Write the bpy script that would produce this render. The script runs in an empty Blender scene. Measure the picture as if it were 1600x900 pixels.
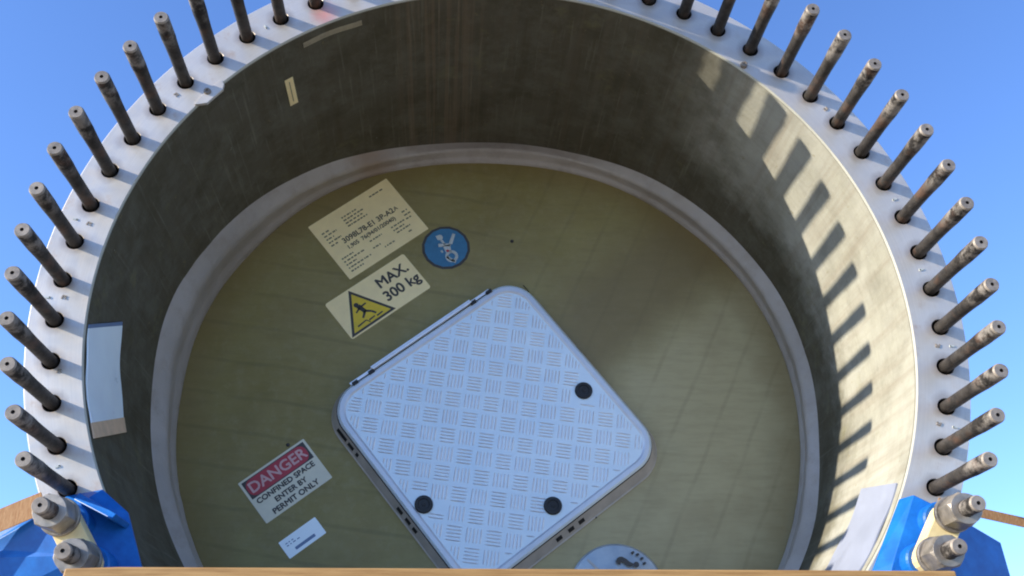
import bpy, bmesh, math, random
from math import sin, cos, pi, radians, atan2, hypot, sqrt
from mathutils import Vector, Matrix
random.seed(7)
S = bpy.context.scene
COL = S.collection

# ------------------------------------------------------------------ camera, sky, sun, exposure
cam_d = bpy.data.cameras.new('camera'); cam = bpy.data.objects.new('camera', cam_d); COL.objects.link(cam)
cam.location = (-0.152287, -2.130695, -0.988089)
cam.rotation_euler = (radians(90 + 18.7602), 0, -radians(3.0521))
cam_d.sensor_width = 36; cam_d.lens = 33.176
cam_d.shift_x = 0.01822; cam_d.shift_y = 0.13275
cam_d.clip_start = 0.02; cam_d.clip_end = 5000
S.camera = cam

SUN_TRAVEL = Vector((1.0, 0.26, -0.39)).normalized()
sd = -SUN_TRAVEL
W = bpy.data.worlds.new('World'); S.world = W; W.use_nodes = True
nt = W.node_tree; nt.nodes.clear()
sky = nt.nodes.new('ShaderNodeTexSky'); sky.sky_type = 'NISHITA'; sky.sun_disc = False
sky.sun_elevation = math.asin(sd.z); sky.sun_rotation = atan2(sd.x, sd.y)
sky.altitude = 300; sky.air_density = 1.0; sky.dust_density = 0.25; sky.ozone_density = 2.6
bg = nt.nodes.new('ShaderNodeBackground'); bg.inputs['Strength'].default_value = 0.15
wo = nt.nodes.new('ShaderNodeOutputWorld')
tint = nt.nodes.new('ShaderNodeMix'); tint.data_type = 'RGBA'; tint.blend_type = 'MULTIPLY'; tint.inputs[0].default_value = 1.0
tint.inputs[7].default_value = (0.80, 0.99, 1.37, 1)
nt.links.new(sky.outputs[0], tint.inputs[6]); nt.links.new(tint.outputs[2], bg.inputs['Color']); nt.links.new(bg.outputs[0], wo.inputs['Surface'])

sun_d = bpy.data.lights.new('sun', 'SUN'); sun = bpy.data.objects.new('sun', sun_d); COL.objects.link(sun)
sun_d.energy = 5.0; sun_d.angle = radians(0.5); sun_d.color = (1.0, 0.93, 0.80)
sun.rotation_euler = SUN_TRAVEL.to_track_quat('-Z', 'Y').to_euler()
sun.location = (-4, -1, 3)
vs = S.view_settings
S.display_settings.display_device = 'sRGB'
vs.view_transform = 'Standard'; vs.look = 'None'; vs.gamma = 1.0; vs.exposure = 0.78
vs.use_curve_mapping = False
S.cycles.pixel_filter_type = 'BLACKMAN_HARRIS'; S.cycles.filter_width = 2.0
S.cycles.max_bounces = 8; S.cycles.diffuse_bounces = 5

# ------------------------------------------------------------------ materials
class NG:
    def __init__(self, name):
        self.m = bpy.data.materials.new(name); self.m.use_nodes = True
        self.t = self.m.node_tree; self.b = self.t.nodes['Principled BSDF']
    def n(self, typ, **kw):
        x = self.t.nodes.new(typ)
        for k, v in kw.items():
            if k.startswith('i_'): x.inputs[k[2:].replace('_', ' ')].default_value = v
            else: setattr(x, k, v)
        return x
    def l(self, a, b): self.t.links.new(a, b)
    def coord(self, kind='Object', scale=(1, 1, 1), rot=(0, 0, 0), loc=(0, 0, 0)):
        tc = self.n('ShaderNodeTexCoord'); mp = self.n('ShaderNodeMapping')
        mp.inputs['Scale'].default_value = scale; mp.inputs['Rotation'].default_value = rot; mp.inputs['Location'].default_value = loc
        if kind == 'World':
            g = self.n('ShaderNodeNewGeometry'); self.l(g.outputs['Position'], mp.inputs[0])
        else: self.l(tc.outputs[kind], mp.inputs[0])
        return mp.outputs[0]
    def noise(self, vec, scale, detail=5, rough=.6):
        x = self.n('ShaderNodeTexNoise'); x.inputs['Scale'].default_value = scale
        x.inputs['Detail'].default_value = detail; x.inputs['Roughness'].default_value = rough
        self.l(vec, x.inputs['Vector']); return x.outputs['Fac']
    def ramp(self, fac, lo, hi, a=0.0, b=1.0):
        x = self.n('ShaderNodeMapRange'); x.inputs['From Min'].default_value = lo; x.inputs['From Max'].default_value = hi
        x.inputs['To Min'].default_value = a; x.inputs['To Max'].default_value = b
        self.l(fac, x.inputs['Value']); return x.outputs[0]
    def mix(self, fac, a, b, mode='MIX'):
        x = self.n('ShaderNodeMix', data_type='RGBA', blend_type=mode)
        for sock, v in ((x.inputs[0], fac), (x.inputs[6], a), (x.inputs[7], b)):
            if isinstance(v, (int, float)): sock.default_value = v
            elif isinstance(v, tuple): sock.default_value = (*v, 1) if len(v) == 3 else v
            else: self.l(v, sock)
        return x.outputs[2]
    def math(self, op, a, b=None, c=None):
        x = self.n('ShaderNodeMath', operation=op)
        for i, v in enumerate((a, b, c)):
            if v is None: continue
            if isinstance(v, (int, float)): x.inputs[i].default_value = v
            else: self.l(v, x.inputs[i])
        return x.outputs[0]
    def col(self, c):
        if isinstance(c, tuple): self.b.inputs['Base Color'].default_value = (*c, 1)
        else: self.l(c, self.b.inputs['Base Color'])
    def set(self, rough=None, metal=None, spec=None, coat=None):
        if rough is not None:
            if isinstance(rough, (int, float)): self.b.inputs['Roughness'].default_value = rough
            else: self.l(rough, self.b.inputs['Roughness'])
        if metal is not None: self.b.inputs['Metallic'].default_value = metal
        if spec is not None: self.b.inputs['Specular IOR Level'].default_value = spec
        if coat is not None: self.b.inputs['Coat Weight'].default_value = coat; self.b.inputs['Coat Roughness'].default_value = .12
    def bump(self, h, strength=.3, dist=.002):
        x = self.n('ShaderNodeBump'); x.inputs['Strength'].default_value = strength; x.inputs['Distance'].default_value = dist
        self.l(h, x.inputs['Height']); self.l(x.outputs[0], self.b.inputs['Normal'])

def simple(name, c, rough=.5, metal=0., var=.15, scale=30, bump=0., spec=.5, coat=None):
    g = NG(name); v = g.coord('World')
    n1 = g.noise(v, scale); n2 = g.noise(v, scale * .17, 3)
    f = g.math('ADD', g.math('MULTIPLY', n1, .5), g.math('MULTIPLY', n2, .5))
    f = g.ramp(f, .35, .65)
    lo = tuple(x * (1 - var) for x in c); hi = tuple(min(1, x * (1 + var)) for x in c)
    g.col(g.mix(f, lo, hi)); g.set(g.ramp(n1, .3, .7, max(.05, rough - .08), min(1, rough + .1)), metal, spec, coat)
    if bump: g.bump(n1, bump)
    return g.m

# glass-fibre wall: grime, streaks running along the blade, pale abraded specks
g = NG('laminate_wall'); uv = g.coord('UV')
big = g.noise(uv, 2.3, 6, .65); mid = g.noise(uv, 14, 6, .7); fine = g.noise(uv, 90, 4, .7)
st = g.coord('UV', scale=(26, 1.3, 1)); streak = g.noise(st, 1.0, 5, .6)
c = g.mix(g.ramp(big, .36, .64), (.26, .245, .19), (.39, .375, .315))
c = g.mix(g.math('MULTIPLY', g.ramp(mid, .38, .68), .45), c, (.45, .43, .34))
c = g.mix(g.math('MULTIPLY', g.ramp(streak, .48, .66), .35), c, (.20, .15, .10))
fl = g.coord('UV', scale=(1, 1, 1), rot=(0, 0, radians(38))); cross = g.noise(g.coord('UV', scale=(3, 60, 1), rot=(0, 0, radians(32))), 1.5, 3)
c = g.mix(g.math('MULTIPLY', g.ramp(cross, .5, .7), .12), c, (.17, .16, .11))
# dark stain plus shade painted into the colour: position mask spares the right rim
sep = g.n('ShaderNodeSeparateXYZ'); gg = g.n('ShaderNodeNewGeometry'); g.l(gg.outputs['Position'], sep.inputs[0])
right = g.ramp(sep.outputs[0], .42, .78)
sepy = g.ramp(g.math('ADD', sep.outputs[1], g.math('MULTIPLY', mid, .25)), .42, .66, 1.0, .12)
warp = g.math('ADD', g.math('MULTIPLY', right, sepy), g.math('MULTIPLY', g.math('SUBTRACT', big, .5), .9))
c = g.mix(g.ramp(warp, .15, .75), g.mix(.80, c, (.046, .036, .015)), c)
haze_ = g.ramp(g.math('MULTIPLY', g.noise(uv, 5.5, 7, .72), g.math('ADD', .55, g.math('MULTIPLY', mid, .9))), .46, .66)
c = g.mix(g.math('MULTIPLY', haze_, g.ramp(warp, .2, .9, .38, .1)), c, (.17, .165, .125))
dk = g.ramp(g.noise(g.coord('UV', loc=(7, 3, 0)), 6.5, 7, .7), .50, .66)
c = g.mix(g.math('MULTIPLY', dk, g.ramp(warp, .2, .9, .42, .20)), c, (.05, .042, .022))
# brown run marks under the crown
ang = g.math('ARCTAN2', sep.outputs[2], sep.outputs[0])
def band(a0, w):
    d = g.math('ABSOLUTE', g.math('SUBTRACT', ang, radians(a0))); return g.ramp(d, radians(w) * .5, radians(w), 1, 0)
run = g.math('MULTIPLY', band(101, 9), g.ramp(g.noise(g.coord('UV', scale=(60, .8, 1)), 1.0, 3), .46, .56))
c = g.mix(g.math('MULTIPLY', run, .34), c, (.22, .155, .10))
run2 = g.math('MULTIPLY', band(75, 26), g.ramp(g.noise(g.coord('UV', scale=(22, .6, 1)), 1.0, 4), .52, .6))
c = g.mix(g.math('MULTIPLY', run2, .2), c, (.16, .13, .09))
sp = g.ramp(g.noise(uv, 30, 3, .8), .70, .78)
c = g.mix(g.math('MULTIPLY', sp, .5), c, (.62, .60, .5))
pt = g.math('MULTIPLY', g.ramp(g.noise(g.coord('UV', scale=(1, 1, 1), loc=(3, 9, 0)), 8, 8, .75), .55, .68), g.ramp(g.noise(g.coord('UV', loc=(5, 1, 0)), 2.2, 2), .42, .6))
c = g.mix(g.math('MULTIPLY', pt, .5), c, (.19, .175, .085))
sc_ = g.ramp(g.noise(g.coord('UV', scale=(70, 3, 1), rot=(0, 0, radians(-24))), 1.0, 4, .65), .58, .70)
c = g.mix(g.math('MULTIPLY', sc_, .22), c, (.30, .29, .22))
ds = g.ramp(g.noise(uv, 21, 3, .8), .66, .72)
c = g.mix(g.math('MULTIPLY', ds, .5), c, (.2, .16, .08))
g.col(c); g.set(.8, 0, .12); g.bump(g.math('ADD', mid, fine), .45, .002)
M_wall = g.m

g = NG('laminate_bulkhead'); v = g.coord('World')
big = g.noise(v, 1.7, 5, .6); mid = g.noise(v, 9, 5, .6); fine = g.noise(v, 120, 3)
c = g.mix(g.ramp(big, .35, .65), (.225, .18, .055), (.30, .255, .105))
c = g.mix(g.math('MULTIPLY', g.ramp(mid, .4, .7), .3), c, (.34, .29, .15))
wv = g.n('ShaderNodeTexWave', wave_type='BANDS', bands_direction='X'); wv.inputs['Scale'].default_value = 2.6
wv.inputs['Distortion'].default_value = .9; wv.inputs['Detail'].default_value = 2
g.l(g.coord('World', rot=(0, radians(-24), 0)), wv.inputs[0])
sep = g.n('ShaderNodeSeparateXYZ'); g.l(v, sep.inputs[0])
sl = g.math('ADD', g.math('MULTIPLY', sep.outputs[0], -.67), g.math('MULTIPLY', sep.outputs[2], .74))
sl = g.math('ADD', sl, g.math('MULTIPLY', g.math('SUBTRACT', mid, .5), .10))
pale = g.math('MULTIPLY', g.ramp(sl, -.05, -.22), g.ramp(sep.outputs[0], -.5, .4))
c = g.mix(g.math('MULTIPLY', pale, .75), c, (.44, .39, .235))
fib = g.noise(g.coord('World', scale=(9, 9, 60), rot=(0, radians(-62), 0)), 1.0, 6, .7)
c = g.mix(g.math('MULTIPLY', g.ramp(fib, .45, .68), .20), c, (.14, .125, .06))
c = g.mix(g.math('MULTIPLY', g.ramp(g.noise(v, 30, 7, .75), .5, .7), .22), c, (.40, .36, .22))
c = g.mix(g.math('MULTIPLY', g.ramp(g.noise(v, 3.1, 4, .6), .5, .66), .28), c, (.20, .15, .07))
ln = g.math('MULTIPLY', g.math('MULTIPLY', g.ramp(wv.outputs['Fac'], .95, 1.0), g.ramp(mid, .34, .56, .25, 1)), g.ramp(sep.outputs[0], -.1, .15))
c = g.mix(g.math('MULTIPLY', ln, .16), c, (.10, .09, .045))
wv2 = g.n('ShaderNodeTexWave', wave_type='BANDS', bands_direction='Z'); wv2.inputs['Scale'].default_value = 2.6
wv2.inputs['Distortion'].default_value = 1.2; wv2.inputs['Detail'].default_value = 2
g.l(g.coord('World', rot=(0, radians(-9), 0)), wv2.inputs[0])
ln2 = g.math('MULTIPLY', g.math('MULTIPLY', g.ramp(wv2.outputs['Fac'], .95, 1.0), g.ramp(mid, .34, .56, .25, 1)), g.ramp(sep.outputs[0], -.1, .1, 1, 0))
c = g.mix(g.math('MULTIPLY', ln2, .24), c, (.10, .09, .045))
# brown band running diagonally across the upper right
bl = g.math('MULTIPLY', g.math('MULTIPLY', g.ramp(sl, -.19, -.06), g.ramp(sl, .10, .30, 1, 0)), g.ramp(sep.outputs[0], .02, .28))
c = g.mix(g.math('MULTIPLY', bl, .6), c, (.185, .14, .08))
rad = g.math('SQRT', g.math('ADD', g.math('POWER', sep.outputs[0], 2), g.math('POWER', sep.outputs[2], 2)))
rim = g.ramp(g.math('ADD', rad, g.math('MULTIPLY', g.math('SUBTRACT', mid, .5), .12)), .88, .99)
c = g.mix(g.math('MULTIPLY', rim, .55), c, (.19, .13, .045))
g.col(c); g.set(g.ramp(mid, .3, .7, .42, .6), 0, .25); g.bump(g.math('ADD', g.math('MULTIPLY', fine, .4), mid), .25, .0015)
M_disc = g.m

g = NG('zinc_flange'); v = g.coord('World')
big = g.noise(v, 4, 4); mid = g.noise(v, 22, 6, .65); fine = g.noise(v, 160, 3)
c = g.mix(g.ramp(big, .35, .65), (.58, .53, .47), (.70, .64, .57))
c = g.mix(g.math('MULTIPLY', g.ramp(mid, .5, .75), .35), c, (.50, .41, .34))
ru = g.math('MULTIPLY', g.ramp(g.noise(v, 11, 5, .7), .60, .74), .45)
c = g.mix(ru, c, (.42, .24, .14))
sx = g.n('ShaderNodeSeparateXYZ'); g.l(v, sx.inputs[0])
rr0 = g.math('SQRT', g.math('ADD', g.math('POWER', sx.outputs[0], 2), g.math('POWER', sx.outputs[2], 2)))
aa0 = g.math('ARCTAN2', sx.outputs[2], sx.outputs[0])
cb = g.n('ShaderNodeCombineXYZ'); g.l(g.math('MULTIPLY', rr0, 420), cb.inputs[0]); g.l(g.math('MULTIPLY', aa0, 2.5), cb.inputs[1])
arc = g.noise(cb.outputs[0], 1.0, 3)
c = g.mix(g.math('MULTIPLY', g.ramp(arc, .42, .62), .16), c, (.40, .38, .36))
fr0 = g.math('SUBTRACT', g.math('FRACT', g.math('ADD', g.math('MULTIPLY', g.math('SUBTRACT', aa0, radians(214.6266)), 64 / (2 * pi)), 100.5)), .5)
ta = g.math('MULTIPLY', fr0, 2 * pi / 64 * 1.1); ra0 = g.math('SUBTRACT', rr0, 1.1)
hd = g.math('SQRT', g.math('ADD', g.math('POWER', ta, 2), g.math('POWER', ra0, 2)))
hd = g.math('ADD', hd, g.math('MULTIPLY', g.math('SUBTRACT', mid, .5), .03))
c = g.mix(g.math('MULTIPLY', g.ramp(hd, .024, .042, 1, 0), .5), c, (.30, .225, .17))
sub = g.n('ShaderNodeVectorMath', operation='DISTANCE'); g.l(v, sub.inputs[0]); sub.inputs[1].default_value = (-.505, 0, .925)
pk = g.math('MULTIPLY', g.ramp(g.math('ADD', sub.outputs['Value'], g.math('MULTIPLY', mid, .05)), .035, .075, 1, 0), .7)
c = g.mix(pk, c, (.85, .32, .28))
g.col(c); g.set(g.ramp(mid, .3, .7, .34, .55), .45, .5); g.bump(fine, .1, .0006)
M_flange = g.m

M_lip = simple('lip_laminate', (.40, .38, .30), .55, 0, .12, 20)
M_hole = simple('greased_bore', (.035, .03, .028), .5)
g = NG('oiled_steel'); v = g.coord('Object'); oi = g.n('ShaderNodeObjectInfo')
ad = g.n('ShaderNodeVectorMath', operation='ADD'); g.l(v, ad.inputs[0]); g.l(oi.outputs['Random'], ad.inputs[1])
mid = g.noise(ad.outputs[0], 28, 6, .7); fine = g.noise(ad.outputs[0], 170, 3)
c = g.mix(g.ramp(mid, .35, .65), (.018, .015, .013), (.072, .062, .054))
c = g.mix(g.math('MULTIPLY', g.ramp(g.noise(ad.outputs[0], 15, 4), .55, .7), .6), c, (.15, .08, .05))
sp = g.n('ShaderNodeSeparateXYZ'); g.l(v, sp.inputs[0])
worn = g.math('MULTIPLY', g.ramp(sp.outputs[1], -.02, -.07), g.ramp(mid, .45, .6))
c = g.mix(g.math('MULTIPLY', worn, .7), c, (.34, .30, .26))
g.col(c); g.set(g.ramp(fine, .3, .7, .5, .7), .05, .3); g.bump(fine, .25, .0006)
M_stud = g.m
M_tip = simple('machined_steel_end', (.27, .225, .18), .55, .15, .4, 70)
M_nut = simple('galvanised_nut', (.30, .26, .215), .4, .45, .5, 38, .4)
M_putty = None
g = NG('sealant_bead'); v = g.coord('World')
mid = g.noise(v, 16, 6, .65); big = g.noise(v, 3, 3)
c = g.mix(g.ramp(big, .35, .65), (.36, .325, .29), (.46, .42, .385)); c = g.mix(g.math('MULTIPLY', g.ramp(mid, .5, .72), .35), c, (.24, .19, .14))
sep = g.n('ShaderNodeSeparateXYZ'); g.l(v, sep.inputs[0])
a2 = g.math('ABSOLUTE', g.math('SUBTRACT', g.math('ARCTAN2', sep.outputs[2], sep.outputs[0]), radians(115)))
c = g.mix(g.math('MULTIPLY', g.ramp(a2, .02, .10, 1, 0), .6), c, (.26, .17, .10))
g.col(c); g.set(.42, 0, .35); g.bump(mid, .8, .006)
M_putty = g.m
M_shell = simple('blade_gelcoat', (.62, .63, .62), .4, 0, .05, 4)
M_lid = simple('aluminium_tread', (.70, .79, .84), .5, .35, .10, 9, .15)
M_bar = simple('aluminium_tread_bars', (.82, .84, .88), .42, .4, .06, 60)
M_rim = simple('lid_border', (.60, .62, .66), .45, .4, .12, 20)
M_vent = simple('dull_vent_metal', (.38, .42, .44), .4, .45, .2, 22, .2)
M_frame = simple('hatch_edge_trim', (.46, .42, .37), .45, .2, .2, 25, .2)
M_rubber = simple('black_rubber', (.012, .012, .013), .55, 0, .3, 80)
M_cream = simple('cream_sticker', (.95, .77, .40), .5, 0, .07, 30)
M_cream2 = simple('white_sticker', (.70, .66, .50), .45, 0, .07, 40)
M_ink = simple('black_ink', (.055, .052, .048), .6, 0, .2, 200)
M_inkgrey = simple('grey_ink', (.17, .155, .10), .6, 0, .3, 300)
M_yellow = simple('yellow_print', (.72, .52, .03), .5, 0, .08, 60)
M_red = simple('red_print', (.42, .035, .05), .5, 0, .15, 60)
M_pinkwhite = simple('faded_white_print', (.62, .38, .36), .5, 0, .12, 90)
M_stblue = simple('blue_print', (.045, .18, .33), .5, 0, .15, 60)
M_stwhite = simple('white_print', (.50, .53, .50), .5, 0, .15, 90)
M_bluegrey = simple('blue_grey_print', (.15, .22, .36), .5, 0, .1, 90)
M_plate = simple('painted_plate', (.84, .93, .99), .35, .0, .06, 12)
M_plate2 = simple('weathered_plate', (.29, .31, .38), .5, .1, .08, 12)
M_tan = simple('tan_board', (.70, .48, .30), .7, 0, .15, 40)
M_blue = None
g = NG('blue_enamel'); v = g.coord('World'); mid = g.noise(v, 18, 5, .65); fine = g.noise(v, 120, 3)
c = g.mix(g.ramp(mid, .35, .65), (.005, .095, .36), (.009, .15, .50))
c = g.mix(g.math('MULTIPLY', g.ramp(g.noise(v, 37, 4, .75), .68, .76), .7), c, (.10, .12, .16))
g.col(c); g.set(.4, 0, .3, .08); g.bump(fine, .12, .001)
M_blue = g.m
M_link = simple('cream_painted_link', (.80, .62, .30), .5, 0, .12, 60)
g = NG('tan_timber'); v = g.coord('World', scale=(1.2, 22, 22)); gr = g.noise(v, 6, 6, .65)
c = g.mix(g.ramp(gr, .35, .65), (.33, .165, .045), (.50, .28, .095)); g.col(c); g.set(.65); g.bump(gr, .4, .0012)
M_timber = g.m
g = NG('orange_webbing'); v = g.coord('World', scale=(1, 1, 1)); w_ = g.noise(g.coord('World', scale=(300, 300, 40)), 1, 2)
c = g.mix(g.ramp(w_, .35, .65), (.34, .16, .06), (.45, .25, .11)); g.col(c); g.set(.8); g.bump(w_, .5, .001)
M_strap = g.m
g = NG('gravel_ground'); v = g.coord('World'); a = g.noise(v, 1.1, 8, .7); b_ = g.noise(v, 26, 8, .75)
c = g.mix(g.ramp(a, .35, .65), (.36, .31, .24), (.46, .40, .31)); c = g.mix(g.ramp(b_, .4, .65), c, (.30, .26, .20)); g.col(c); g.set(.9); g.bump(b_, .6, .01)
M_ground = g.m

# ------------------------------------------------------------------ helpers
WL = {}
def tag(o, label=None, cat=None, group=None, kind=None):
    for k, v in (('label', label), ('category', cat), ('group', group), ('kind', kind)):
        if v: o[k] = v
    return o
def thing(name, loc, label, cat, group=None):
    o = bpy.data.objects.new(name, None); COL.objects.link(o); o.location = loc; WL[o.name] = Vector(loc)
    o.empty_display_size = .1
    return tag(o, label, cat, group)
def mk(name, verts, faces, mats, parent=None, smooth=False, midx=None, uvf=None, origin=None, bevel=0, label=None):
    if not isinstance(mats, (list, tuple)): mats = [mats]
    if origin is None:
        xs = list(zip(*verts)); origin = Vector([(min(a) + max(a)) / 2 for a in xs])
    origin = Vector(origin)
    me = bpy.data.meshes.new(name); me.from_pydata([Vector(v) - origin for v in verts], [], faces)
    for m in mats: me.materials.append(m)
    if midx:
        for p, i in zip(me.polygons, midx): p.material_index = i
    if uvf:
        ul = me.uv_layers.new(name='UVMap')
        for lp in me.loops: ul.data[lp.index].uv = uvf[lp.vertex_index]
    if smooth:
        for p in me.polygons: p.use_smooth = True
    me.validate(); me.update()
    bm = bmesh.new(); bm.from_mesh(me)
    if not uvf: bmesh.ops.recalc_face_normals(bm, faces=bm.faces[:])
    bm.to_mesh(me); bm.free()
    o = bpy.data.objects.new(name, me); COL.objects.link(o)
    if parent is not None:
        o.parent = parent; o.location = origin - WL[parent.name]
    else: o.location = origin
    WL[o.name] = origin
    if bevel:
        b = o.modifiers.new('bevel', 'BEVEL'); b.width = bevel; b.segments = 2; b.limit_method = 'ANGLE'; b.angle_limit = radians(28)
    if label: o['label'] = label
    return o
class MB:
    def __init__(self): self.v = []; self.f = []; self.m = []
    def add(self, vs_, fs_, mi=0):
        k = len(self.v); self.v += [tuple(x) for x in vs_]; self.f += [tuple(i + k for i in f) for f in fs_]; self.m += [mi] * len(fs_)
    def build(self, name, mats, parent=None, **kw): return mk(name, self.v, self.f, mats, parent, midx=self.m, **kw)
def lathe_y(profile, cx, cz, seg=32, mb=None, mi=None, closed_end=True):
    """profile: list of (y, r) ; revolve round an axis parallel to Y through (cx, cz)"""
    mb = mb or MB(); vs_ = []; fs_ = []; ms = []
    for y, r in profile:
        for k in range(seg):
            a = 2 * pi * k / seg; vs_.append((cx + r * cos(a), y, cz + r * sin(a)))
    for i in range(len(profile) - 1):
        for k in range(seg):
            k2 = (k + 1) % seg; fs_.append((i * seg + k, i * seg + k2, (i + 1) * seg + k2, (i + 1) * seg + k)); ms.append(mi[i] if mi else 0)
    if closed_end: fs_.append(tuple(range(seg))[::-1]); ms.append(mi[0] if mi else 0)
    n = len(profile) - 1; fs_.append(tuple(n * seg + k for k in range(seg))); ms.append(mi[-1] if mi else 0)
    b = len(mb.v); mb.v += vs_; mb.f += [tuple(q + b for q in f) for f in fs_]; mb.m += ms
    return mb
YD = 0.74                                   # depth of the bulkhead face
A38 = radians(38); U = Vector((cos(A38), 0, sin(A38))); V = Vector((-sin(A38), 0, cos(A38)))
def D(u, v, h=0): return U * u + V * v + Vector((0, YD - h, 0))
def rrect(u0, u1, v0, v1, r, n=6):
    pts = []
    for cu, cv, a0 in ((u1 - r, v1 - r, 0), (u0 + r, v1 - r, 90), (u0 + r, v0 + r, 180), (u1 - r, v0 + r, 270)):
        for k in range(n + 1):
            a = radians(a0 + 90 * k / n); pts.append((cu + r * cos(a), cv + r * sin(a)))
    return pts
def prism(mb, pts, h0, h1, mi=0, scale_top=None, P=None):
    P = P or D; n = len(pts)
    top = scale_top or pts
    vs_ = [P(u, v, h0) for u, v in pts] + [P(u, v, h1) for u, v in top]
    fs_ = [tuple(range(n))[::-1], tuple(range(n, 2 * n))] + [(i, (i + 1) % n, n + (i + 1) % n, n + i) for i in range(n)]
    mb.add(vs_, fs_, mi)
def ring(mb, outer, inner, h0, h1, mi=0):
    n = len(outer)
    vs_ = [D(*p, h0) for p in outer] + [D(*p, h1) for p in outer] + [D(*p, h1) for p in inner] + [D(*p, h0) for p in inner]
    fs_ = []
    for i in range(n):
        j = (i + 1) % n
        for a in range(3): fs_.append((a * n + i, a * n + j, (a + 1) * n + j, (a + 1) * n + i))
    mb.add(vs_, fs_, mi)
def text_geo(s, size, bold=0.0, spacing=1.0, align='CENTER', xs=1.0):
    cu = bpy.data.curves.new('t', 'FONT'); cu.body = s; cu.size = size; cu.align_x = align; cu.align_y = 'CENTER'
    cu.offset = bold; cu.space_character = spacing; cu.resolution_u = 3
    ob = bpy.data.objects.new('t', cu); COL.objects.link(ob)
    dg = bpy.context.evaluated_depsgraph_get(); dg.update()
    me = bpy.data.meshes.new_from_object(ob.evaluated_get(dg))
    vs_ = [(v.co.x * xs, v.co.y) for v in me.vertices]; fs_ = [tuple(p.vertices) for p in me.polygons]
    bpy.data.objects.remove(ob); bpy.data.curves.remove(cu); bpy.data.meshes.remove(me)
    return vs_, fs_
def text_on(mb, s, u, v, h, size, mi=0, bold=0, **kw):
    vs_, fs_ = text_geo(s, size, **kw)
    for i, (du, dv) in enumerate(((0, 0), (bold, 0), (-bold, 0), (0, bold), (0, -bold)) if bold else ((0, 0),)):
        mb.add([D(u + a + du, v + b + dv, h + i * .00006) for a, b in vs_], fs_, mi)

# ------------------------------------------------------------------ the setting
gp = 40; G = 900
vs_ = []; fs_ = []
for i in range(gp + 1):
    for j in range(gp + 1):
        f1 = (i / gp * 2 - 1); f2 = (j / gp * 2 - 1)
        vs_.append((G * f1 * abs(f1) ** 1.5, G * f2 * abs(f2) ** 1.5, -2.6))
for i in range(gp):
    for j in range(gp): a = i * (gp + 1) + j; fs_.append((a, a + 1, a + gp + 2, a + gp + 1))
gr_ = mk('ground', vs_, fs_, M_ground); gr_['kind'] = 'structure'

# ------------------------------------------------------------------ blade root
root = thing('blade_root', (0, 0, -1.165), 'round open blade end ringed with long steel studs, square hatch inside', 'turbine blade')
N = 64; DT = 2 * pi / N; T0 = radians(214.6266); RB = 1.1; L = 0.2394
RI = 1.025; RO = 1.163; RH = 0.0215
# flange: ring face with real holes, chamfered edges
mb = MB(); ns = 8
CH = .0035
for i in range(N):
    th = T0 - i * DT
    r0, r1, t0_, t1_ = RI + CH, RO - .003, th - DT / 2, th + DT / 2
    bd = []
    for k in range(ns): bd.append((r0 + (r1 - r0) * k / ns, t0_))
    for k in range(ns): bd.append((r1, t0_ + DT * k / ns))
    for k in range(ns): bd.append((r1 + (r0 - r1) * k / ns, t1_))
    for k in range(ns): bd.append((r0, t1_ - DT * k / ns))
    cx, cz = RB * cos(th), RB * sin(th); n = len(bd)
    ob = [(r * cos(t), 0.0, r * sin(t)) for r, t in bd]
    ci = []; cd = []; ce = []
    for x, _, z in ob:
        a = atan2(z - cz, x - cx)
        ci.append((cx + (RH + .0015) * cos(a), 0, cz + (RH + .0015) * sin(a))); cd.append((cx + RH * cos(a), .0015, cz + RH * sin(a)))
        ce.append((cx + RH * cos(a), .07, cz + RH * sin(a)))
    b = len(mb.v); mb.v += ob + ci + cd + ce
    for k in range(n):
        j = (k + 1) % n
        mb.f.append((b + k, b + j, b + n + j, b + n + k)); mb.m.append(0)
        mb.f.append((b + n + k, b + n + j, b + 2 * n + j, b + 2 * n + k)); mb.m.append(0)
        mb.f.append((b + 2 * n + k, b + 2 * n + j, b + 3 * n + j, b + 3 * n + k)); mb.m.append(1)
    mb.f.append(tuple(b + 3 * n + k for k in range(n))); mb.m.append(1)
    for (ra, ya, rb, yb) in ((RI + CH, 0, RI, CH), (RI, CH, RI, .05), (RO - .003, 0, RO, .003), (RO, .003, RO, .05)):
        for k in range(ns):
            a0 = t0_ + DT * k / ns; a1 = a0 + DT / ns; mi_ = 2 if ra < 1.05 else 0
            mb.add([(ra * cos(a0), ya, ra * sin(a0)), (ra * cos(a1), ya, ra * sin(a1)), (rb * cos(a1), yb, rb * sin(a1)), (rb * cos(a0), yb, rb * sin(a0))], [(0, 1, 2, 3)], mi_)
fo = mb.build('flange', [M_flange, M_hole, M_lip], root)
bm = bmesh.new(); bm.from_mesh(fo.data); bmesh.ops.remove_doubles(bm, verts=bm.verts, dist=1e-5); bmesh.ops.recalc_face_normals(bm, faces=bm.faces[:]); bm.to_mesh(fo.data); bm.free()

# bore wall
SEG = 256; ys = [.05, .1, .16, .24, .32, .4, .48, .56, .64, .72, .78]
vs_ = []; uvs = []; fs_ = []
RW = RI + .0006
for y in ys:
    for k in range(SEG + 1):
        a = -pi / 2 + 2 * pi * k / SEG
        rr = RW + (.0012 * sin(5 * a + 7 * y) + .0008 * sin(13 * a - 9 * y)) * (1 if .06 < y < .75 else 0)
        vs_.append((rr * cos(a), y, rr * sin(a))); uvs.append((a * RW, y))
for i in range(len(ys) - 1):
    for k in range(SEG): q = i * (SEG + 1) + k; fs_.append((q, q + 1, q + SEG + 2, q + SEG + 1))
# thin facing ring of the wall from the flange lip inward
mk('bore_wall', vs_, fs_, M_wall, root, smooth=True, uvf=uvs)
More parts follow.
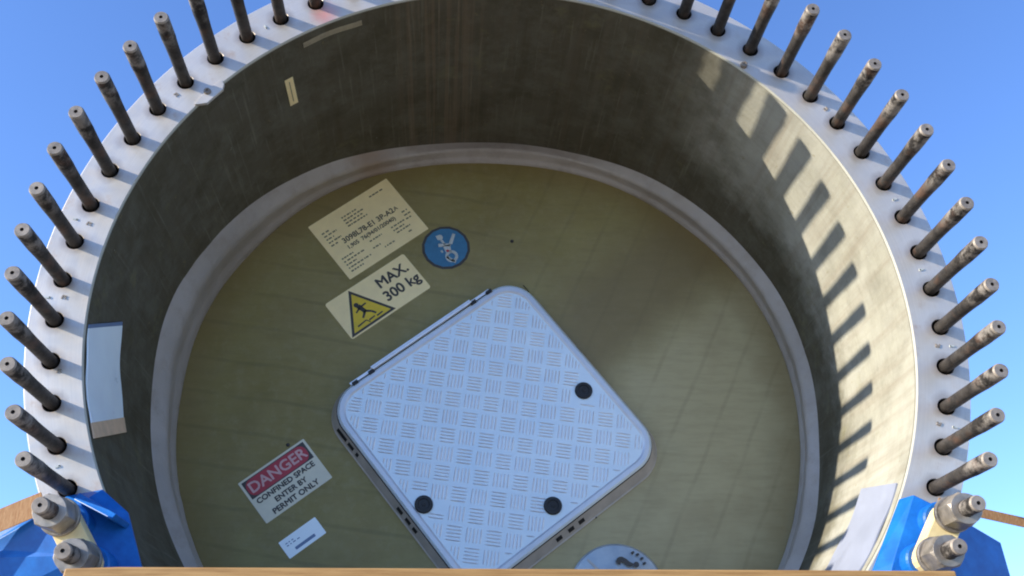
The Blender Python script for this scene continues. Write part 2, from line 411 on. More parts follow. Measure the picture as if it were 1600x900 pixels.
# lip liner: laminate reaching up to the lip chamfer
vs_ = []; uvs = []; fs_ = []
for y in (CH + .002, .051):
    for k in range(SEG + 1):
        a = -pi / 2 + 2 * pi * k / SEG; rr = RI - .0012
        vs_.append((rr * cos(a), y, rr * sin(a))); uvs.append((a * RW, y))
for k in range(SEG): fs_.append((k, k + 1, k + SEG + 2, k + SEG + 1))
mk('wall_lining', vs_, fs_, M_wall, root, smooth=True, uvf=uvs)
# outer shell tapering away
prof = [(.05, 1.155), (.4, 1.155), (1.2, 1.15), (2.5, 1.12), (4.5, 1.03), (7, .86), (7.4, .5), (7.5, .05)]
lathe_y(prof, 0, 0, 96, closed_end=False).build('outer_shell', M_shell, root, smooth=True)
# bulkhead
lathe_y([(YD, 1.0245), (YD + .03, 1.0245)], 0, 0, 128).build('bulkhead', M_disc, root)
# sealant bead, laid by hand: its edges wander
yo = [(-177.3, .556), (174.4, .516), (165.5, .49), (156.3, .498), (147.1, .529), (136.1, .564), (124.9, .605), (111.8, .663), (100.3, .70), (90.2, .707), (73.6, .692), (60.4, .66), (45.8, .642), (31.7, .633), (21, .615), (9.3, .62), (-1.2, .639), (-10.9, .631), (-22, .592), (-45, .60), (-90, .62), (-135, .60)]
ri = [(-175, 1.006), (174, 1.002), (165, 1.014), (154, 1.016), (143, 1.008), (126, 1.010), (118, 1.002), (107, .982), (90, .966), (78, .974), (64, .988), (51, .992), (37, 1.004), (25, 1.010), (11, 1.011), (-2, 1.008), (-12, 1.006), (-23, 1.010), (-60, 1.0), (-90, .985), (-135, 1.0)]
def interp(tab, a, sig=5.0):
    # smooth periodic interpolation
    t = sorted((x % 360, y) for x, y in tab); t = [(t[-1][0] - 360, t[-1][1])] + t + [(t[0][0] + 360, t[0][1])]
    def lin(a):
        a %= 360
        for (x0, y0), (x1, y1) in zip(t, t[1:]):
            if x0 <= a <= x1: return y0 + (y1 - y0) * (a - x0) / (x1 - x0 + 1e-9)
        return t[0][1]
    w = s = 0
    for d in (-6, -3, 0, 3, 6): g_ = math.exp(-d * d / (2 * sig * sig)); s += lin(a + d) * g_; w += g_
    return s / w
NS = 240; NP = 14; vs_ = []; fs_ = []
for k in range(NS):
    a = 360 * k / NS; y0 = interp(yo, a); rI = interp(ri, a) - .001; ra = radians(a)
    p0 = Vector((RW + .001, y0)); p2 = Vector((rI - .004, YD + .001))
    ln_ = (p2 - p0).length; nrm = Vector((-(p2 - p0).y, (p2 - p0).x)).normalized()
    if nrm.x > 0: nrm = -nrm
    for q in range(NP + 1):
        s = q / NP; p = p0.lerp(p2, s)
        bulge = .010 * (sin(pi * s) ** .6) + .013 * math.exp(-((s - .34) / .17) ** 2) - .004 * math.exp(-((s - .72) / .10) ** 2)
        wob = .0015 * sin(a * .31 + s * 3) + .001 * sin(a * .9)
        p = p + nrm * (bulge + (wob if 0 < q < NP else 0)) * min(1, ln_ / .1 + .35)
        vs_.append((p.x * cos(ra), p.y, p.x * sin(ra)))
for k in range(NS):
    k2 = (k + 1) % NS
    for q in range(NP): fs_.append((k * (NP + 1) + q, k2 * (NP + 1) + q, k2 * (NP + 1) + q + 1, k * (NP + 1) + q + 1))
mk('sealant_ring', vs_, fs_, M_putty, root, smooth=True)

# studs
def stud_profile():
    p = [(.069, .0163), (-.112, .0163), (-.140, .0170), (-.168, .0184)]
    y = -.170
    while y > -.231:
        p += [(y, .0186), (y - .0014, .0181), (y - .0028, .0186)]; y -= .0042
    p += [(-.2350, .0184), (-L, .0160), (-L, .0045), (-L + .007, .0035)]
    mi = [0] * (len(p) - 4) + [1, 1, 2]
    return p, mi
sp_, smi = stud_profile()
def stud_at(i): th = T0 - i * DT; return Vector((RB * cos(th), 0, RB * sin(th)))
p0 = stud_at(0)
stud0 = lathe_y(sp_, p0.x, p0.z, 24, mi=smi).build('stud', [M_stud, M_tip, M_hole], root, origin=(p0.x, -.12, p0.z))
for p in stud0.data.polygons: p.use_smooth = len(p.vertices) == 4 and p.material_index == 0
stud0['group'] = 'threaded studs round the blade end'
for i in range(1, N):
    c_ = stud0.copy(); COL.objects.link(c_); c_.parent = root
    q = stud_at(i); c_.location = Vector((q.x, -.12, q.z)) - WL[root.name] + Vector((random.uniform(-.001, .001), random.uniform(-.0015, .0015), random.uniform(-.001, .001)))
    c_.rotation_euler = (random.uniform(-.004, .004), random.uniform(0, 6.28), random.uniform(-.004, .004))

# punched marks on the flange face between studs
marks = [(-1.124, .042), (-1.086, .043), (-1.039, -.385), (1.085, -.034), (1.122, -.035), (1.056, -.243), (1.095, -.252), (.878, .67), (-.664, .875), (-.881, .643), (-1.089, .26), (-1.054, .248), (1.033, .388), (-1.07, -.15), (1.075, .18)]
mk0 = None
for i, (x, z) in enumerate(marks):
    b = MB(); a = atan2(z, x) + pi / 2
    e = Vector((cos(a), 0, sin(a))); f = Vector((-sin(a), 0, cos(a))); c0 = Vector((x, 0, z))
    for (s0, s1, wd) in (((-.005, -.003), (.004, -.005), .0016), ((-.005, -.003), (-.003, .006), .0016), ((-.001, .001), (.004, .005), .0016)) if i % 2 else (((0, -.006), (0, .006), .002), ((-.003, .004), (.003, .004), .0015)):
        A = c0 + e * s0[0] + f * s0[1]; B = c0 + e * s1[0] + f * s1[1]; dr = (B - A).normalized(); sd_ = Vector((-dr.z, 0, dr.x)) * wd
        pts = [A - sd_, B - sd_, B + sd_, A + sd_]
        b.add([p + Vector((0, .001, 0)) for p in pts] + [p * 1 + Vector((0, -.0018, 0)) for p in pts], [(0, 1, 2, 3), (4, 5, 6, 7), (0, 1, 5, 4), (1, 2, 6, 5), (2, 3, 7, 6), (3, 0, 4, 7)])
    b.build('punched_mark', M_stwhite if i % 2 == 0 else M_tip, root)

# lug and screws at the lip
def polar(r, deg, y=0): a = radians(deg); return Vector((r * cos(a), y, r * sin(a)))
b = MB()
pts = [(1.034, 142.6), (1.030, 143.6), (1.018, 142.9), (1.008, 142.2), (1.008, 140.5), (1.008, 138.9), (1.018, 138.1), (1.034, 137.9), (1.036, 140.2)]
n = len(pts); b.add([polar(r, a, .004) for r, a in pts] + [polar(r, a, -.005) for r, a in pts], [tuple(range(n)), tuple(range(n, 2 * n))[::-1]] + [(i, (i + 1) % n, n + (i + 1) % n, n + i) for i in range(n)])
b.build('lug', M_flange, root, bevel=.001)
for (x, z) in ((-.799, .653), (.660, .804)):
    lathe_y([(.002, .010), (-.006, .010), (-.010, .0085), (-.010, .004), (-.007, .003)], x, z, 16).build('screw', M_tip, root)

# curved plates fixed on the bore wall
def curved_plate(name, f, s_rng, mat, parent, rr=RI - .006, th_=.004, ns_=28, nt_=8, label=None):
    vs_ = []; fs_ = []
    for lay, r in ((0, rr), (1, rr + th_)):
        for i in range(ns_ + 1):
            s = s_rng[0] + (s_rng[1] - s_rng[0]) * i / ns_
            for j in range(nt_ + 1):
                y, deg = f(s, j / nt_); vs_.append(polar(r + (.0015 * sin(deg * .7) if name != 'end_strip' else -.001), deg, y))
    m_ = (ns_ + 1) * (nt_ + 1); idx = lambda l, i, j: l * m_ + i * (nt_ + 1) + j
    for i in range(ns_):
        for j in range(nt_):
            for l in (0, 1): fs_.append((idx(l, i, j), idx(l, i + 1, j), idx(l, i + 1, j + 1), idx(l, i, j + 1)))
    for i in range(ns_):
        for j in (0, nt_): fs_.append((idx(0, i, j), idx(0, i + 1, j), idx(1, i + 1, j), idx(1, i, j)))
    for j in range(nt_):
        for i in (0, ns_): fs_.append((idx(0, i, j), idx(0, i, j + 1), idx(1, i, j + 1), idx(1, i, j)))
    return mk(name, vs_, fs_, mat, parent, smooth=False, label=label)
def fl_(s, t):
    y1 = .212 + .085 * s; y = .012 + (y1 - .012) * t
    return y, 181.8 - 5.6 * t + (197.8 - 6.3 * t - 181.8 + 5.6 * t) * s
lp = curved_plate('wall_plate', fl_, (0, .86), M_plate, root, label='pale blue curved plate stuck on the left bore wall')
curved_plate('end_strip', fl_, (.86, 1), M_tan, lp, ns_=6)
curved_plate('top_strip', fl_, (-.035, .0), M_bluegrey, lp, ns_=3)
def fr_(s, t):
    y1 = .255 + .12 * s; y = .03 + (y1 - .03) * t
    return y, (-22.3 + 2.7 * t) + (-50 + 22) * s
rp = curved_plate('wall_plate', fr_, (0, 1), M_plate2, root, label='grey lavender curved plate low on the sunlit right wall')

# small label and tape strip on the wall
def patch(name, th0, th1, y0, y1, mat, parent, skew=0, dr=.003):
    return curved_plate(name, lambda s, t: (y0 + (y1 - y0) * t + skew * s, th0 + (th1 - th0) * s), (0, 1), mat, parent, rr=RI - dr, th_=.0008, ns_=8, nt_=2)
M_tape = simple('old_tape', (.34, .29, .19), .6, 0, .25, 60)
lb = patch('wall_label', 127.9, 126.4, .137, .25, M_cream, root)
lb['label'] = 'narrow cream label on the upper left bore wall'
patch('lettering', 127.25, 127.1, .15, .235, M_tape, lb, dr=.0042)
tp = patch('tape_strip', 123.6, 113.5, .029, .048, M_tape, root); tp['label'] = 'thin worn strip of pale tape along the lip'

# ---- hatch
CU, CV, HS = -.019, -.030, .384
hatch = MB()
FL, FR_, FB, FT = .024, .016, .030, .014
def fr_at(k, r): return rrect(CU - HS - .003 - (FL - .003) * k, CU + HS + .003 + (FR_ - .003) * k, CV - HS - .003 - (FB - .003) * k, CV + HS + .003 + (FT - .003) * k, r, 10)
prism(hatch, fr_at(1.12, .122), -.001, .004)
prism(hatch, fr_at(1, .118), .004, .029, scale_top=fr_at(0, .103))
hatch = hatch.build('hatch', M_frame, root, bevel=.002, label='square diamond plate hatch with rounded corners turned about forty degrees')
gk = MB(); prism(gk, fr_at(-.0, .102), .0292, .0312); gk.build('gasket', M_rubber, hatch)
lid = MB()
po = rrect(CU - HS, CU + HS, CV - HS, CV + HS, .10, 12); pi_ = rrect(CU - HS + .007, CU + HS - .007, CV - HS + .007, CV + HS - .007, .094, 12)
pin = rrect(CU - HS + .020, CU + HS - .020, CV - HS + .020, CV + HS - .020, .083, 12); pin2 = rrect(CU - HS + .026, CU + HS - .026, CV - HS + .026, CV + HS - .026, .078, 12)
rings = [(po, .0315), (po, .040), (pi_, .045), (pin, .045), (pin2, .0415)]
n = len(po); vs_ = []; fs_ = []
for pts, h in rings: vs_ += [D(u, v, h) for u, v in pts]
for i in range(len(rings) - 1):
    for k in range(n): fs_.append((i * n + k, i * n + (k + 1) % n, (i + 1) * n + (k + 1) % n, (i + 1) * n + k))
fs_.append(tuple(range(4 * n, 5 * n)))
lid.add(vs_[:], fs_)
for q_ in range(2 * n, 4 * n): lid.m[q_] = 2
# five-bar tread: cells alternate direction, grid at 45 degrees to the plate's edges
def inside(u, v, marg):
    du = abs(u - CU); dv = abs(v - CV); h = HS - marg; r = .078
    if du > h or dv > h: return False
    if du > h - r and dv > h - r: return hypot(du - (h - r), dv - (h - r)) < r
    return True
P = .0615; c45 = cos(pi / 4)
knobs = [(.285, -.106), (-.349, -.097), (-.035, -.341)]
for i in range(-12, 13):
    for j in range(-12, 13):
        gx, gy = (i + .2) * P, (j + .35) * P
        for k in range(5):
            o = (k - 2) * P * .175; ln2 = P * .465
            if (i + j) % 2: a0, a1 = (gx + o, gy - ln2), (gx + o, gy + ln2)
            else: a0, a1 = (gx - ln2, gy + o), (gx + ln2, gy + o)
            q0 = (CU + (a0[0] - a0[1]) * c45, CV + (a0[0] + a0[1]) * c45); q1 = (CU + (a1[0] - a1[1]) * c45, CV + (a1[0] + a1[1]) * c45)
            # rotate so that grid axes match the world axes less 7 degrees
            ok = [t_ / 12 for t_ in range(13) if inside(q0[0] + (q1[0] - q0[0]) * t_ / 12, q0[1] + (q1[1] - q0[1]) * t_ / 12, .027)]
            if len(ok) < 7: continue
            q0, q1 = tuple(q0[m] + (q1[m] - q0[m]) * ok[0] for m in (0, 1)), tuple(q0[m] + (q1[m] - q0[m]) * ok[-1] for m in (0, 1))
            qm = ((q0[0] + q1[0]) / 2, (q0[1] + q1[1]) / 2)
            if any(hypot(qm[0] - a, qm[1] - b2) < .045 for a, b2 in knobs): continue
            dx, dy = q1[0] - q0[0], q1[1] - q0[1]; l_ = hypot(dx, dy); dx /= l_; dy /= l_; px, py = -dy, dx
            w = .0032; hb = .0410; ht = .0440
            base = [q0, (q0[0] + dx * .012 + px * w, q0[1] + dy * .012 + py * w), (q1[0] - dx * .012 + px * w, q1[1] - dy * .012 + py * w), q1, (q1[0] - dx * .012 - px * w, q1[1] - dy * .012 - py * w), (q0[0] + dx * .012 - px * w, q0[1] + dy * .012 - py * w)]
            t0p = (q0[0] + dx * .010, q0[1] + dy * .010); t1p = (q1[0] - dx * .010, q1[1] - dy * .010)
            vv = [D(*p, hb) for p in base] + [D(*t0p, ht), D(*t1p, ht)]
            lid.add(vv, [(0, 1, 6), (0, 6, 5), (1, 2, 7, 6), (2, 3, 7), (3, 4, 7), (4, 5, 6, 7)], 1)
lo = lid.build('lid', [M_lid, M_bar, M_rim], hatch)
for (u, v) in knobs:
    b = MB(); c0 = D(u, v)
    lathe_y([(YD - .041, .0285), (YD - .047, .0285), (YD - .050, .026), (YD - .050, .018), (YD - .047, .0165), (YD - .047, .006), (YD - .049, .005), (YD - .049, .002)], c0.x, c0.z, 32, b)
    b.build('knob', M_rubber, hatch)
# latch slots on the side of the frame
def slot(side, c0, hw, a=.30, z=.70):
    b = MB(); k0, k1 = 1 - a, 1 - z; pts = []
    for k, h in ((k0, .004 + .025 * a), (k1, .004 + .025 * z)):
        if side == 'bottom': e = CV - HS - .003 - (FB - .003) * k; pts.append(((c0 - hw, e), (c0 + hw, e), h))
        elif side == 'left': e = CU - HS - .003 - (FL - .003) * k; pts.append(((e, c0 - hw), (e, c0 + hw), h))
        else: e = CU + HS + .003 + (FR_ - .003) * k; pts.append(((e, c0 - hw), (e, c0 + hw), h))
    (a0, a1, h0), (b0, b1, h1) = pts
    b.add([D(*a0, h0 + .0015), D(*a1, h0 + .0015), D(*b1, h1 + .0015), D(*b0, h1 + .0015), D(*a0, h0 - .003), D(*a1, h0 - .003), D(*b1, h1 - .003), D(*b0, h1 - .003)],
          [(0, 1, 2, 3), (4, 5, 6, 7), (0, 1, 5, 4), (1, 2, 6, 5), (2, 3, 7, 6), (3, 0, 4, 7)])
    b.build('latch_slot', M_rubber, hatch)
for u in (-.078, -.030, .012): slot('bottom', u, .011)
for v, l_ in ((.245, .024), (.197, .014), (.163, .006), (-.063, .013), (-.105, .012), (-.140, .010)): slot('left', v, l_)
for v in (.30, .02): slot('right', v, .014)
# hinge rod with clips along the upper edge
b = MB(); hv = CV + HS + .0085
prism(b, [(-.30, hv - .006), (.262, hv - .006), (.262, hv + .004), (-.30, hv + .004)], .030, .040)
prism(b, [(-.215, hv - .007), (.185, hv - .007), (.185, hv - .001), (-.215, hv - .001)], .040, .054)
prism(b, [(-.215, hv + .002), (.185, hv + .002), (.185, hv + .008), (-.215, hv + .008)], .034, .047)
hg = b.build('hinge', M_bar, hatch, bevel=.001)
b = MB(); prism(b, [(-.29, hv - .0100), (.25, hv - .0100), (.25, hv - .0082), (-.29, hv - .0082)], .030, .042); b.build('hinge_seal', M_rubber, hatch)
for u in (-.285, -.222, .190, .255):
    b = MB(); prism(b, [(u - .010, hv - .014), (u + .010, hv - .014), (u + .010, hv - .004), (u - .010, hv - .004)], .039, .053); b.build('hinge_clip', M_rubber, hatch)

# ---- stickers on the bulkhead
def sticker(name, u0, u1, v0, v1, mat, label, h=.0015, r=.003):
    b = MB(); prism(b, rrect(u0, u1, v0, v1, r, 3), -.0005, h); o = b.build(name, mat, root); o['label'] = label; return o
HT = .0021
s1 = sticker('data_sticker', -.077, .252, .684, .932, M_cream, 'large cream data sheet sticker with rows of small print')
b = MB()
text_on(b, '3098L78-E1 3P-A2', .092, .815, HT, .0285, bold=.0006, xs=.98)
b.build('lettering', M_ink, s1)
b = MB()
text_on(b, '1,905  76(94/01/20040)', .085, .786, HT, .021, bold=.0005)
b.build('lettering', M_ink, s1)
b = MB(); random.seed(3)
def scribble(u, v, ln_, hh=.005, dash=.010):
    x = u
    while x < u + ln_:
        d = random.uniform(.4, 1.3) * dash; d = min(d, u + ln_ - x)
        if d > .002: prism(b, [(x, v - hh / 2), (x + d, v - hh / 2), (x + d, v + hh / 2), (x, v + hh / 2)], .0014, .0019)
        x += d + random.uniform(.002, .006)
for (u, v, l_) in ((.035, .893, .06), (.035, .880, .085), (.035, .867, .07), (.035, .854, .08), (-.055, .880, .035), (-.055, .866, .05), (-.055, .852, .03), (-.055, .838, .05), (-.055, .824, .03),
                   (-.055, .762, .05), (-.055, .748, .085), (-.055, .734, .04), (-.055, .720, .09), (-.055, .706, .05), (.06, .762, .05), (.055, .734, .03),
                   (.150, .762, .055), (.150, .748, .045), (.155, .735, .06), (.215, .79, .022), (.215, .775, .025), (.212, .76, .025), (.16, .905, .06), (.19, .715, .015), (.09, .715, .04)):
    b = MB(); scribble(u, v, l_); b.build('small_print', M_inkgrey, s1)
b = MB(); text_on(b, 'A', .207, .815, HT, .022, bold=.0004)
b.build('lettering', M_inkgrey, s1)
s2 = sticker('load_sticker', -.198, .125, .500, .658, M_cream, 'cream sticker reading MAX. 300 kg with a yellow warning triangle', r=.008)
b = MB(); text_on(b, 'MAX.', .045, .612, HT, .052, bold=.0015, xs=1.0); text_on(b, '300 kg', .046, .558, HT, .052, bold=.0015)
b.build('lettering', M_ink, s2)
def tri(k):
    P3 = [(-.106, .653), (-.016, .507), (-.194, .505)]; c0 = (-.105, .553); return [(c0[0] + (x - c0[0]) * k, c0[1] + (y - c0[1]) * k) for x, y in P3]
b = MB(); prism(b, tri(1.0), .0013, .0019); wt = b.build('warning_triangle', M_ink, s2)
b = MB(); prism(b, tri(.83), .0019, .0023); b.build('triangle_field', M_yellow, s2)
# falling figure above a cracked surface
b = MB()
def limb(p, q, w, h0=.0023, h1=.0027, bb=None):
    bb = bb or b
    dx, dy = q[0] - p[0], q[1] - p[1]; l_ = hypot(dx, dy); px, py = -dy / l_ * w, dx / l_ * w
    prism(bb, [(p[0] - px, p[1] - py), (q[0] - px * .8, q[1] - py * .8), (q[0] + px * .8, q[1] + py * .8), (p[0] + px, p[1] + py)], h0, h1)
def disc(c, r, h0=.0023, h1=.0027, bb=None): prism(bb or b, [(c[0] + r * cos(k * pi / 8), c[1] + r * sin(k * pi / 8)) for k in range(16)], h0, h1)
fx, fy = -.108, .566
disc((fx - .008, fy + .028), .0085)
limb((fx - .005, fy + .022), (fx + .004, fy - .010), .0085)
limb((fx - .002, fy + .014), (fx - .024, fy + .004), .0035); limb((fx + .002, fy + .014), (fx + .023, fy + .016), .0035)
limb((fx + .004, fy - .006), (fx - .016, fy - .024), .0045); limb((fx + .004, fy - .006), (fx + .022, fy - .020), .0045); limb((fx + .022, fy - .020), (fx + .030, fy - .034), .004)
limb((fx - .048, fy - .040), (fx - .012, fy - .036), .003); limb((fx - .004, fy - .042), (fx + .020, fy - .040), .003); limb((fx + .026, fy - .044), (fx + .050, fy - .042), .003)
limb((fx - .012, fy - .036), (fx - .004, fy - .050), .002)
b.build('pictogram', M_ink, s2)
# round blue sticker, hand and harness sign
cu, cv = .256, .590
b = MB(); disc((cu, cv), .083, -.0005, .0012, b); s3 = b.build('round_sticker', M_ink, root); s3['label'] = 'round blue sticker with a white figure and a dark rim'
b = MB(); disc((cu, cv), .074, .0012, .0016, b); b.build('sticker_field', M_stblue, s3)
b = MB(); f3 = lambda x, y: (cu + x * cos(A38) + y * sin(A38), cv - x * sin(A38) + y * cos(A38))
def l3(p, q, w): limb(f3(*p), f3(*q), w, .0016, .0022)
l3((.015, .014), (.026, .054), .0062)
disc(f3(-.022, .038), .0105, .0016, .0021); l3((-.034, .044), (-.026, .028), .003); l3((-.017, .028), (-.004, .012), .0042)
l3((-.026, .007), (.015, .012), .0062); l3((.001, .009), (.009, -.016), .0125)
nn = 20
for k in range(nn):
    a0, a1 = 2 * pi * k / nn, 2 * pi * (k + 1) / nn
    l3((.020 + .017 * cos(a0), -.033 + .018 * sin(a0)), (.020 + .017 * cos(a1), -.033 + .018 * sin(a1)), .0058)
l3((.004, -.035), (.034, -.056), .0048); l3((-.016, -.012), (-.011, -.020), .0035)
b.build('pictogram', M_stwhite, s3)
b = MB(); disc(f3(.006, -.013), .0052, .0023, .0027, b); b.build('harness_ring', M_red, s3)
# danger sticker
s4 = sticker('danger_sticker', -.762, -.518, .154, .313, M_cream2, 'white danger sticker with a red heading about confined space entry')
b = MB(); prism(b, [(-.754, .243), (-.526, .243), (-.526, .306), (-.754, .306)], .0014, .0018); b.build('heading_band', M_ink, s4)
b = MB(); prism(b, rrect(-.750, -.532, .246, .303, .024, 6), .0018, .0022); b.build('heading_oval', M_red, s4)
b = MB(); text_on(b, 'DANGER', -.641, .2735, .0025, .050, bold=.0012, xs=1.02); b.build('lettering', M_pinkwhite, s4)
b = MB()
text_on(b, 'CONFINED SPACE', -.642, .227, HT, .0245, bold=.0010, xs=1.05); text_on(b, 'ENTER BY', -.642, .199, HT, .0245, bold=.0010, xs=1.05)
text_on(b, 'PERMIT ONLY', -.642, .171, HT, .0255, bold=.0010, xs=1.05)
b.build('lettering', M_ink, s4)
s5 = sticker('number_sticker', -.767, -.633, .021, .083, M_plate, 'small pale blue sticker with a dark grey bar')
b = MB(); prism(b, rrect(-.735, -.664, .032, .0415, .002, 2), .0014, .0019); b.build('printed_bar', M_bluegrey, s5)
b = MB()
for (u, v, l_) in ((-.752, .066, .035), (-.752, .058, .05)):
    b = MB(); scribble(u, v, l_, .003, .008); b.build('small_print', M_bluegrey, s5)

# round vent cover low on the bulkhead, partly out of frame
vx, vz, vr = .380, -.546, .147
b = MB(); lathe_y([(YD + .001, vr), (YD - .004, vr), (YD - .008, vr - .006), (YD - .020, .055), (YD - .022, .050), (YD - .022, .01)], vx, vz, 64, b)
vent = b.build('vent_cover', M_vent, root, smooth=False, label='round pale domed cover low on the bulkhead')
b = MB()
for deg in (22, 133, 245, 350):
    b = MB()
    a = radians(deg); e = Vector((cos(a), 0, sin(a))); f = Vector((-sin(a), 0, cos(a))); c0 = Vector((vx, 0, vz))
    q = [c0 + e * .05 + f * .006, c0 + e * .132 + f * .003, c0 + e * .132 - f * .003, c0 + e * .05 - f * .006]; hs = [YD - .0225, YD - .0105, YD - .0105, YD - .0225]
    b.add([Vector((p.x, h, p.z)) for p, h in zip(q, hs)] + [Vector((p.x, h + .006, p.z)) for p, h in zip(q, hs)], [(0, 1, 2, 3), (4, 5, 6, 7), (0, 1, 5, 4), (1, 2, 6, 5), (2, 3, 7, 6), (3, 0, 4, 7)])
    b.build('cover_rib', M_frame, vent)
b = MB()
b = MB()
def DW(x, z, h): return Vector((x, YD - h, z))
vsx, fsx = text_geo('?', .095, bold=.003, align='CENTER'); rr_ = radians(80)
b.add([DW(vx + .035 + x * cos(rr_) - y * sin(rr_), vz + .085 + x * sin(rr_) + y * cos(rr_), .0245) for x, y in vsx], fsx)
for (dx, dz) in ((.065, .112), (.050, .118), (.078, .100), (.085, .085)):
    prism(b, [(vx + dx + .005 * cos(k), vz + dz + .004 * sin(k)) for k in (0, 1.2, 2.4, 3.8, 5)], .010, .0215, P=DW)
b.build('marking', M_ink, vent)

# specks and drips on the bulkhead
for (u, v, r) in ((.454, .475, .006), (-.568, .325, .006), (.095, -.438, .006), (.06, -.446, .004)):
    c0 = D(u, v); lathe_y([(YD + .001, r), (YD - .002, r), (YD - .004, r * .5)], c0.x, c0.z, 10).build('screw', M_hole, root)

# ------------------------------------------------------------------ blue transport brackets
def bracket(name, loc, front, faces, label, idx, tan_side):
    t = thing(name, loc, label, 'bracket', 'blue brackets bolted to the studs')
    n = len(front); outline = faces[0]; b = MB()
    back = [(x, -.0025, z) for x, y, z in front]
    vs_ = list(front) + back; fs_ = list(faces[1:])
    m_ = len(outline)
    for k in range(m_): a, c2 = outline[k], outline[(k + 1) % m_]; fs_.append((a, c2, n + c2, n + a))
    fs_.append(tuple(n + k for k in outline)[::-1])
    b.add(vs_, fs_); b.build('body', M_blue, t, bevel=.004)
    ps = [stud_at(i) for i in idx]
    for p in ps: lathe_y([(-.02, .042), (-.083, .042), (-.087, .038)], p.x, p.z, 32).build('sleeve', M_blue, t, smooth=False)
    # link plate carrying both bolts
    a, c2 = ps; d = (c2 - a).normalized(); s_ = Vector((-d.z, 0, d.x)); b = MB(); pts = []
    w = .031
    for k in range(9): ang = pi / 2 + pi * k / 8; pts.append(a + d * (cos(ang) * w) + s_ * (sin(ang) * w))
    for k in range(9): ang = -pi / 2 + pi * k / 8; pts.append(c2 + d * (cos(ang) * w) + s_ * (sin(ang) * w))
    n = len(pts); off = Vector(tan_side)
    b.add([Vector((p.x, -.0875, p.z)) + off for p in pts] + [Vector((p.x, -.131, p.z)) + off for p in pts], [tuple(range(n)), tuple(range(n, 2 * n))[::-1]] + [(i, (i + 1) % n, n + (i + 1) % n, n + i) for i in range(n)])
    b.build('link_plate', M_link, t, bevel=.0015)
    for q, p in enumerate(ps):
        lathe_y([(-.1315, .042), (-.139, .042), (-.1405, .040), (-.1405, .0195)], p.x, p.z, 36).build('washer', M_nut, t)
        rot = (.25, .62)[q]; b = MB(); vs_ = []; hexr = .040
        ring_y = [(-.141, .93), (-.145, 1.0), (-.186, 1.0), (-.194, .88)]
        for yy, k_ in ring_y:
            for k in range(24):
                a_ = 2 * pi * k / 24; sec = ((a_ + pi / 6) % (pi / 3)) - pi / 6; rh = hexr * cos(pi / 6) / cos(sec)
                r_ = min(rh, hexr * k_ * .985); vs_.append((p.x + r_ * cos(a_ + rot), yy, p.z + r_ * sin(a_ + rot)))
        for k in range(24): a_ = 2 * pi * k / 24; vs_.append((p.x + .0195 * cos(a_ + rot), -.194, p.z + .0195 * sin(a_ + rot)))
        fs_ = [(i * 24 + k, i * 24 + (k + 1) % 24, (i + 1) * 24 + (k + 1) % 24, (i + 1) * 24 + k) for i in range(4) for k in range(24)]
        b.add(vs_, fs_); b.build('nut', M_nut, t, bevel=.0008)
    return t
# right
FR = [(.927, -.006, -.436), (.940, -.050, -.437), (1.0, -.070, -.478), (1.155, -.008, -.539), (1.166, -.006, -.621), (1.170, -.006, -.98), (.98, -.070, -.98), (.72, -.050, -.98), (.68, -.006, -.98), (.838, -.006, -.608), (.868, -.050, -.598)]
FF = [(0, 1, 2, 3, 4, 5, 6, 7, 8, 9), (0, 1, 10, 9), (9, 10, 7, 8), (1, 2, 6, 7, 10), (2, 3, 4), (2, 4, 5, 6)]
br = bracket('mounting_bracket', (1.0, 0, -.98), FR, FF, 'sunlit bright blue steel bracket bolted at the lower right of the blade end', (43, 44), (0, 0, 0))
# left
FL = [(-1.004, -.010, -.456), (-.928, -.010, -.440), (-.865, -.010, -.492), (-.818, -.010, -.621), (-.795, -.010, -.70), (-.90, -.006, -.70), (-1.15, -.004, -.70), (-1.155, -.018, -.60), (-1.170, -.010, -.578), (-1.168, -.008, -.562), (-1.058, -.026, -.500), (-.955, -.052, -.480), (-.93, -.056, -.60), (-1.055, -.040, -.517)]
FF = [(0, 1, 2, 3, 4, 5, 6, 7, 8, 9, 10), (0, 1, 11), (1, 2, 11), (2, 3, 12, 11), (3, 4, 5, 12), (0, 11, 13, 10), (10, 13, 8, 9), (11, 12, 13), (13, 12, 7, 8), (12, 5, 6, 7)]
bl_ = bracket('mounting_bracket', (-1.0, 0, -.98), FL, FF, 'shaded dark blue steel bracket bolted at the lower left of the blade end', (1, 0), (0, 0, 0))
b = MB(); A = Vector((-.965, 0, -.468)); B = Vector((-.858, 0, -.524)); d = (B - A).normalized(); s_ = Vector((-d.z, 0, d.x)) * .0085
pts = [A - s_, B - s_, B + s_ * .6, A + s_ * 1.2]
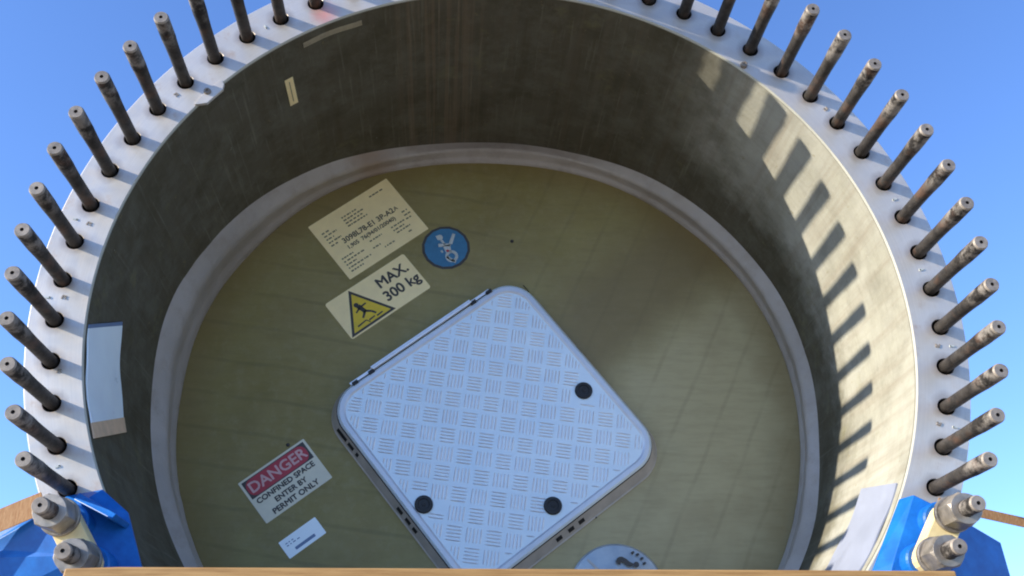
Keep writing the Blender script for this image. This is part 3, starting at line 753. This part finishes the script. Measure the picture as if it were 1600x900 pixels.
b.add([p + Vector((0, -.012, 0)) for p in pts] + [p + Vector((0, y, 0)) for p, y in zip(pts, (-.060, -.116, -.110, -.054))], [(0, 1, 2, 3), (4, 5, 6, 7), (0, 1, 5, 4), (1, 2, 6, 5), (2, 3, 7, 6), (3, 0, 4, 7)])
b.build('rib', M_blue, bl_, bevel=.0015)

# ------------------------------------------------------------------ timber across the front and straps at the sides
b = MB()
x0, x1, zt0, zt1 = -.872, .872, -.6665, -.659
ptsf = [(x0, zt0 - .004), (x0 + .10, zt0), (x1, zt1), (x1 + .01, zt1 - .12), (x0 - .02, zt0 - .12)]
n = len(ptsf); b.add([(x, -.30, z) for x, z in ptsf] + [(x, -.262, z) for x, z in ptsf], [tuple(range(n)), tuple(range(n, 2 * n))[::-1]] + [(i, (i + 1) % n, n + (i + 1) % n, n + i) for i in range(n)])
o = b.build('timber_beam', M_timber, None, bevel=.003); tag(o, 'long tan timber beam running across in front of the blade opening', 'beam')
def strap(pts, w, y, label, thick=.003):
    b = MB(); n = len(pts); vs_ = []
    for i, (x, z) in enumerate(pts):
        a = pts[max(0, i - 1)]; c2 = pts[min(n - 1, i + 1)]; dx, dz = c2[0] - a[0], c2[1] - a[1]; l_ = hypot(dx, dz); px, pz = -dz / l_ * w / 2, dx / l_ * w / 2
        for yy in (y, y - thick):
            vs_ += [(x - px, yy, z - pz), (x + px, yy - .006, z + pz)]
    fs_ = []
    for i in range(n - 1):
        k = i * 4; m_ = k + 4
        fs_ += [(k, k + 1, m_ + 1, m_), (k + 2, k + 3, m_ + 3, m_ + 2), (k, k + 2, m_ + 2, m_), (k + 1, k + 3, m_ + 3, m_ + 1)]
    fs_ += [(0, 1, 3, 2), (n * 4 - 4, n * 4 - 3, n * 4 - 1, n * 4 - 2)]
    b.add(vs_, fs_); o = b.build('lashing_strap', M_strap, None, smooth=False); return tag(o, label, 'strap', 'tan lashing straps')
strap([(-1.035, -.482), (-1.07, -.498), (-1.135, -.530), (-1.25, -.575), (-1.42, -.70)], .052, -.048, 'wide tan strap leaving the upper nut of the left blue bracket')
strap([(1.00, -.452), (1.10, -.476), (1.205, -.499), (1.36, -.535), (1.6, -.60)], .021, -.036, 'narrow tan strap leaving the upper nut of the right blue bracket')
